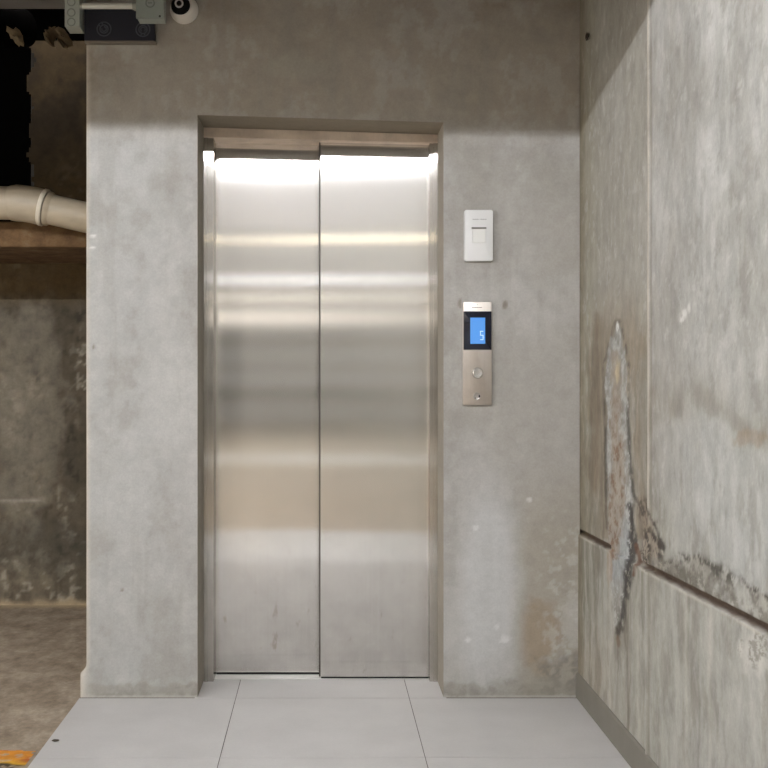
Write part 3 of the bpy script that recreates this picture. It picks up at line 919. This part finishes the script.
# ------------------------------------------------------------------ boxes, conduit and security camera, top left
def build_services():
    grey = plain('grey enamel', (172, 178, 170), 0.45, var=0.06)
    # long dark box against the wall
    yf = 3.868
    X = lambda px, y=yf: wx(px, y); Z = lambda py, y=yf: wz(py, y)
    t = thing('wall_box', (X(120), Y_W, Z(41)), 'dark navy flat box with two worn round grilles, below the thin conduit', 'wall box')
    bm = new(); box(bm, X_L + 0.002, X(154.2), yf, Y_W - 0.003, Z(40.5), Z(8))
    body = done('body', bm, plain('navy enamel', (27, 29, 42), 0.6, var=0.25, freq=20), t, bevel=0.003)
    bm = new(); box(bm, X_L + 0.002, X(155.5), yf + 0.003, Y_W - 0.003, Z(42.2), Z(40.4))
    done('bottom_lip', bm, plain('scuffed lip', (120, 112, 100), 0.6), t)
    worn = plain('worn ring', (84, 86, 94), 0.7, var=0.4, freq=60)
    for cx, cy in ((104, 29), (143, 29.5)):
        c = Vector((X(cx), yf + 0.0005, Z(cy)))
        bm = new()
        for ri in (0.024, 0.014):
            lathe(bm, c, (0, -1, 0), [(0, ri + 0.0022), (0.0018, ri + 0.0014), (0.0018, ri - 0.0014), (0, ri - 0.0022)], 28, False)
        rng = random.Random(cx)
        for k in range(10):
            a = k * PI / 5
            p = c + Vector((math.cos(a), 0, math.sin(a))) * rng.choice((0.008, 0.019))
            box(bm, p.x - 0.0022, p.x + 0.0022, yf - 0.0014, yf + 0.001, p.z - 0.0018, p.z + 0.0018)
        done('grille', bm, worn, t)
    # knockout box hanging over the wall's end
    y0 = 3.82
    t = thing('outlet_box', (wx(72, y0), y0 + 0.04, wz(26.5, y0)), 'narrow pale grey knockout box at the outer corner of the wall', 'junction box')
    bm = new(); box(bm, wx(64.8, y0), wx(79.2, y0), y0, Y_W - 0.002, wz(26.3, y0), CEIL - 0.3)
    body = done('body', bm, grey, t, bevel=0.0035)
    for cy in (2.0, 12.5, 22.0):
        c = (wx(71.2, y0), y0 + 0.001, wz(cy, y0))
        bm = new(); lathe(bm, c, (0, -1, 0), [(0, 0.0150), (0.0026, 0.0143), (0.0026, 0.0115), (0.0008, 0.0105), (0.0008, 0.0)], 28, False)
        done('knockout', bm, plain('knockout enamel', (140, 146, 138), 0.5), t, True)
    # square junction box in front of the navy box
    y1 = 3.795
    a0, a1, b0, b1 = wx(136.3, y1), wx(163.3, y1), wz(17.5, y1), 2.45
    t = thing('junction_box', ((a0 + a1) / 2, y1 + 0.035, b0), 'square grey junction box between the conduit and the camera', 'junction box')
    bm = new(); box(bm, a0 + 0.001, a1 - 0.001, y1 + 0.012, yf - 0.0005, b0 + 0.001, b1 - 0.001)
    done('body', bm, grey, t, bevel=0.004)
    bm = new(); box(bm, a0 - 0.001, a1 + 0.001, y1, y1 + 0.013, b0 - 0.001, b1)
    lid = done('lid', bm, plain('grey enamel lid', (150, 158, 151), 0.45), t, bevel=0.006, seg=3)
    c = (wx(150, y1), y1 + 0.0006, wz(3, y1))
    bm = new(); lathe(bm, c, (0, -1, 0), [(0, 0.0165), (0.002, 0.0155), (0.002, 0.013), (0.0004, 0.012)], 28, False)
    box(bm, c[0] - 0.007, c[0] + 0.007, y1 - 0.0014, y1 + 0.001, c[2] - 0.002, c[2] + 0.002)
    done('embossed_mark', bm, plain('embossed enamel', (122, 128, 122), 0.5), lid, True)
    bm = new(); c = (wx(159.8, y1), y1 + 0.001, wz(16.2, y1))
    lathe(bm, c, (0, -1, 0), [(0, 0.004), (0.002, 0.0036), (0.002, 0.001), (0.001, 0.0)], 14, False)
    done('screw', bm, plain('dark screw', (52, 50, 46), 0.5), lid, True)
    # conduit
    yc = 3.835
    zc = wz(6.0, yc)
    t = thing('conduit', (wx(80, yc), yc, zc), 'short thin grey conduit tube joining the two grey boxes', 'conduit')
    bm = new(); tube(bm, (wx(79.4, yc) - 0.0005, yc, zc), (a0 + 0.0005, yc, zc), 0.0105)
    done('pipe', bm, plain('galvanised tube', (222, 222, 212), 0.4, 0.1, 0.1), t, True)
    for xa, xb, r in ((a0 - 0.013, a0 - 0.002, 0.0165), (a0 - 0.019, a0 - 0.013, 0.0135), (wx(80.5, yc), wx(82.5, yc), 0.0135)):
        bm = new(); tube(bm, (xa, yc, zc), (xb, yc, zc), r, 24)
        done('coupling', bm, plain('zinc coupling', (170, 170, 160), 0.4, 0.5, 0.08), t, True)
    # security camera
    c = Vector((wx(184.3, Y_W), Y_W, wz(10.2, Y_W)))
    t = thing('security_camera', c, 'white round security camera with a black lens face', 'security camera')
    white = plain('white camera shell', (226, 222, 214), 0.4, var=0.03)
    ax = Vector((-0.06, -1, -0.06))
    bm = new(); lathe(bm, c, (0, -1, 0), [(-0.004, 0.0490), (0.006, 0.0492), (0.014, 0.0480), (0.024, 0.0440), (0.033, 0.0385), (0.038, 0.0350), (0.040, 0.0310)], 48)
    done('base', bm, white, t, True)
    e = c + Vector((-0.008, -0.034, 0.004))
    R = 0.0335
    bm = new(); lathe(bm, e, ax, [(R * math.sin(a), R * math.cos(a)) for a in [PI / 2 * k / 10 * 0.86 for k in range(0, 11)]], 40)
    gb = plain('matt black face', (7, 7, 8), 0.6, var=0.1); gb.node_tree.nodes['Principled BSDF'].inputs['Specular IOR Level'].default_value = 0.12
    eye = done('eyeball', bm, gb, t, True)
    f = e + ax.normalized() * (R * math.sin(PI / 2 * 0.86))
    bm = new(); lathe(bm, f, ax, [(-0.003, 0.0148), (0.0015, 0.0148), (0.0025, 0.0135), (0.0015, 0.0098), (-0.002, 0.0090)], 36, False)
    done('lens_ring', bm, plain('pale lens ring', (196, 194, 190), 0.4), eye, True)
    bm = new(); lathe(bm, f, ax, [(-0.003, 0.0092), (0.0004, 0.0085), (0.0016, 0.005), (0.002, 0.0)], 30, False)
    done('lens', bm, plain('lens glass', (8, 8, 10), 0.08), eye, True)


build_services()


# ------------------------------------------------------------------ drain pipe and odds and ends over the ledge
def build_pipes():
    pvc = plain('aged white plastic', (188, 175, 152), 0.45, var=0.25, freq=9, scale=(1, 1, 3))
    yp = 4.66
    P = lambda px, py: Vector((wx(px, yp), yp, wz(py, yp)))
    t = thing('drain_pipe', P(30, 222), 'thick off-white drain pipe running along the brown ledge', 'pipe')
    bm = new(); tube(bm, P(46, 208.5), P(122, 225.6), 15.2 * yp / F, 40)
    done('pipe', bm, pvc, t, True)
    bm = new(); tube(bm, P(-990, 203), P(13, 203), 16.6 * yp / F, 40)
    done('pipe', bm, pvc, t, True)
    bm = new()
    r = 18.2 * yp / F
    sweep(bm, [P(10, 203), P(12, 203), P(16, 203.0), P(24, 203.6), P(32, 204.9), P(38, 206.2), P(43, 207.4), P(46, 208.1)], [r * 0.93, r * 0.97, r, r, r, r, r, r * 0.98], 40)
    el = done('elbow', bm, pvc, t, True)
    d = (P(48, 208.6) - P(38, 206.2)).normalized()
    bm = new(); lathe(bm, P(42.2, 207.2), d, [(-0.004, r * 0.99), (0, r * 1.035), (0.012, r * 1.035), (0.016, r * 0.99)], 40, False)
    done('collar', bm, plain('pale collar', (222, 214, 196), 0.45), el, True)
    bm = new(); lathe(bm, P(47, 208.4), d, [(0, r * 0.96), (0.012, r * 0.94), (0.02, 15.4 * yp / F), (0.024, 15.2 * yp / F)], 40, False)
    done('socket_end', bm, pvc, el, True)
    # black lagged pipe slanting through the dark
    yd = 5.0
    rub = plain('black lagging', (9, 9, 10), 0.95, var=0.4, freq=12, bump=0.3)
    rub.node_tree.nodes['Principled BSDF'].inputs['Specular IOR Level'].default_value = 0.05
    bm = new()
    a, b = Vector((-1.75, 4.72, 2.60)), Vector((wx(25, 5.2), 5.2, wz(28, 5.2)))
    pts = [a.lerp(b, k / 12) + Vector((0, 0, -0.02 * math.sin(PI * k / 12))) for k in range(13)]
    sweep(bm, pts, [0.085 + 0.004 * math.sin(k * 2.1) for k in range(13)], 24)
    o = done('lagged_pipe', bm, rub, None, True)
    tag(o, 'black lagged pipe slanting down in the dark upper left corner', 'pipe')
    # torn ends of lagging
    foam = plain('torn tan foam', (156, 140, 112), 0.9, var=0.4, freq=25, bump=0.5)
    rng = random.Random(9)
    yq = 5.1
    bm = new()
    n = 26
    inner, outer, rim = [], [], []
    cx, cz = wx(53.5, yq), wz(35.5, yq)
    for k in range(n):
        a_ = -0.25 * PI + 1.5 * PI * k / (n - 1)
        j = rng.uniform(0.75, 1.25)
        ca, sa = math.cos(a_), math.sin(a_)
        inner.append(bm.verts.new((cx + ca * 0.026, yq + rng.uniform(-.006, .006), cz + sa * 0.030)))
        rim.append(bm.verts.new((cx + ca * 0.036 * j, yq - 0.022 + rng.uniform(-.006, .006), cz + sa * 0.036 * j)))
        outer.append(bm.verts.new((cx + ca * 0.046 * j * (1.3 if ca > 0 else 1), yq + 0.02 + rng.uniform(-.01, .01), cz + sa * 0.038 * j)))
    back = [bm.verts.new((v.co.x, yq + 0.12, v.co.z)) for v in outer]
    ib = [bm.verts.new((v.co.x, yq + 0.12, v.co.z)) for v in inner]
    for k in range(n - 1):
        for A, B in ((ib, inner), (inner, rim), (rim, outer), (outer, back), (back, ib)):
            bm.faces.new((A[k], A[k + 1], B[k + 1], B[k]))
    o = done('torn_lagging', bm, foam, None, True)
    tag(o, 'torn tan foam sleeve round a dark hole, above the far wall', 'pipe lagging')
    bm = new()
    yr = 4.66
    rows = []
    for k in range(7):
        u = k / 6
        p = Vector((wx(9 + 12 * u, yr), yr + 0.02 * math.sin(k), wz(29 + 16 * u, yr)))
        w = 0.008 + 0.016 * math.sin(PI * (0.25 + 0.7 * u))
        rows.append([bm.verts.new(p + Vector((w * math.cos(q * PI / 4) + 0.4 * w, w * 0.8 * math.sin(q * PI / 4), 0.3 * w * math.cos(q * PI / 4 * 3) + rng.uniform(-.006, .006)))) for q in range(8)])
    for A, B in zip(rows, rows[1:]):
        for k in range(8): bm.faces.new((A[k], A[(k + 1) % 8], B[(k + 1) % 8], B[k]))
    bm.faces.new(rows[0]); bm.faces.new(rows[-1])
    o = done('foam_scrap', bm, foam, None, True)
    tag(o, 'crumpled pale scrap hanging off the black slanting pipe', 'scrap')


build_pipes()

# a bit of grit on the tiles
bm = new()
bmesh.ops.create_icosphere(bm, subdivisions=2, radius=0.007)
rg = random.Random(3)
for v in bm.verts: v.co = Vector((v.co.x * 1.6, v.co.y, v.co.z * 0.45)) * rg.uniform(0.85, 1.15)
yg = 1.125 * F / (741.3 - 374)
bmesh.ops.translate(bm, verts=bm.verts, vec=(wx(55.5, yg), yg, 0.0028))
tag(done('pebble', bm, plain('dark grit', (74, 66, 56), 0.9), None, True), 'single dark crumb of grit on the tile edge at lower left', 'grit')


# ------------------------------------------------------------------ tube lamps of the garage, with unseen fill lamps added
def lamp(x0, x1, y, z, col, strength, label):
    t = thing('tube_lamp', ((x0 + x1) / 2, y, CEIL), label, 'ceiling lamp', 'tube lamps under the garage ceiling')
    bm = new(); box(bm, x0 - 0.02, x1 + 0.02, y - 0.012, y + 0.012, z + 0.03, z + 0.07)
    done('housing', bm, plain('white lamp tray', (210, 210, 206), 0.5), t, bevel=0.004)
    bm = new(); tube(bm, (x0, y, z), (x1, y, z), 0.012, 14)
    done('fluorescent_tube', bm, glow('lit tube', col, strength), t, True)
    for x in (x0 - 0.01, x1 + 0.01):
        bm = new(); box(bm, x - 0.01, x + 0.01, y - 0.015, y + 0.015, z - 0.018, z + 0.03)
        done('lamp_holder', bm, plain('lamp holder', (220, 220, 216), 0.5), t)
    for x in (x0 + 0.2, x1 - 0.2):
        bm = new(); tube(bm, (x, y, z + 0.07), (x, y, CEIL), 0.004, 8)
        done('hanger', bm, plain('hanger wire', (90, 90, 90), 0.5), t)


lamp(-1.1, 0.75, 1.2, 2.495, (250, 251, 255), LAMP, 'bright tube lamp hung before the lobby beam, lighting the lift wall')
lamp(-3.7, -1.9, 1.2, 2.495, (250, 251, 255), LAMP * 1.5, 'unseen fill lamp added over the driveway beside the lobby')  # added for fill and bounce from the driveway side
lamp(0.02, 0.86, -2.8, 2.46, (255, 240, 205), FAR_LAMP, 'warm tube lamp hung over the lane nearest behind the viewer')
lamp(-1.7, 0.8, -7.6, 2.46, (250, 250, 255), FAR_LAMP * 0.7, 'tube lamp hung halfway down the garage')
lamp(-2.2, 0.8, -11.4, 2.46, (255, 246, 232), FAR_LAMP * 0.7, 'tube lamp hung farthest down the garage')

for yy in (-1.75, -5.75, -9.75):  # fill lamps added out of sight to brighten the rear floor and wall
    lamp(-3.4, 0.6, yy, 2.62, (246, 250, 255), LAMP * 1.2, {-1.75: 'added fill lamp hidden behind the first garage beam', -5.75: 'added fill lamp hidden behind the second garage beam', -9.75: 'added fill lamp hidden behind the third garage beam'}[yy])
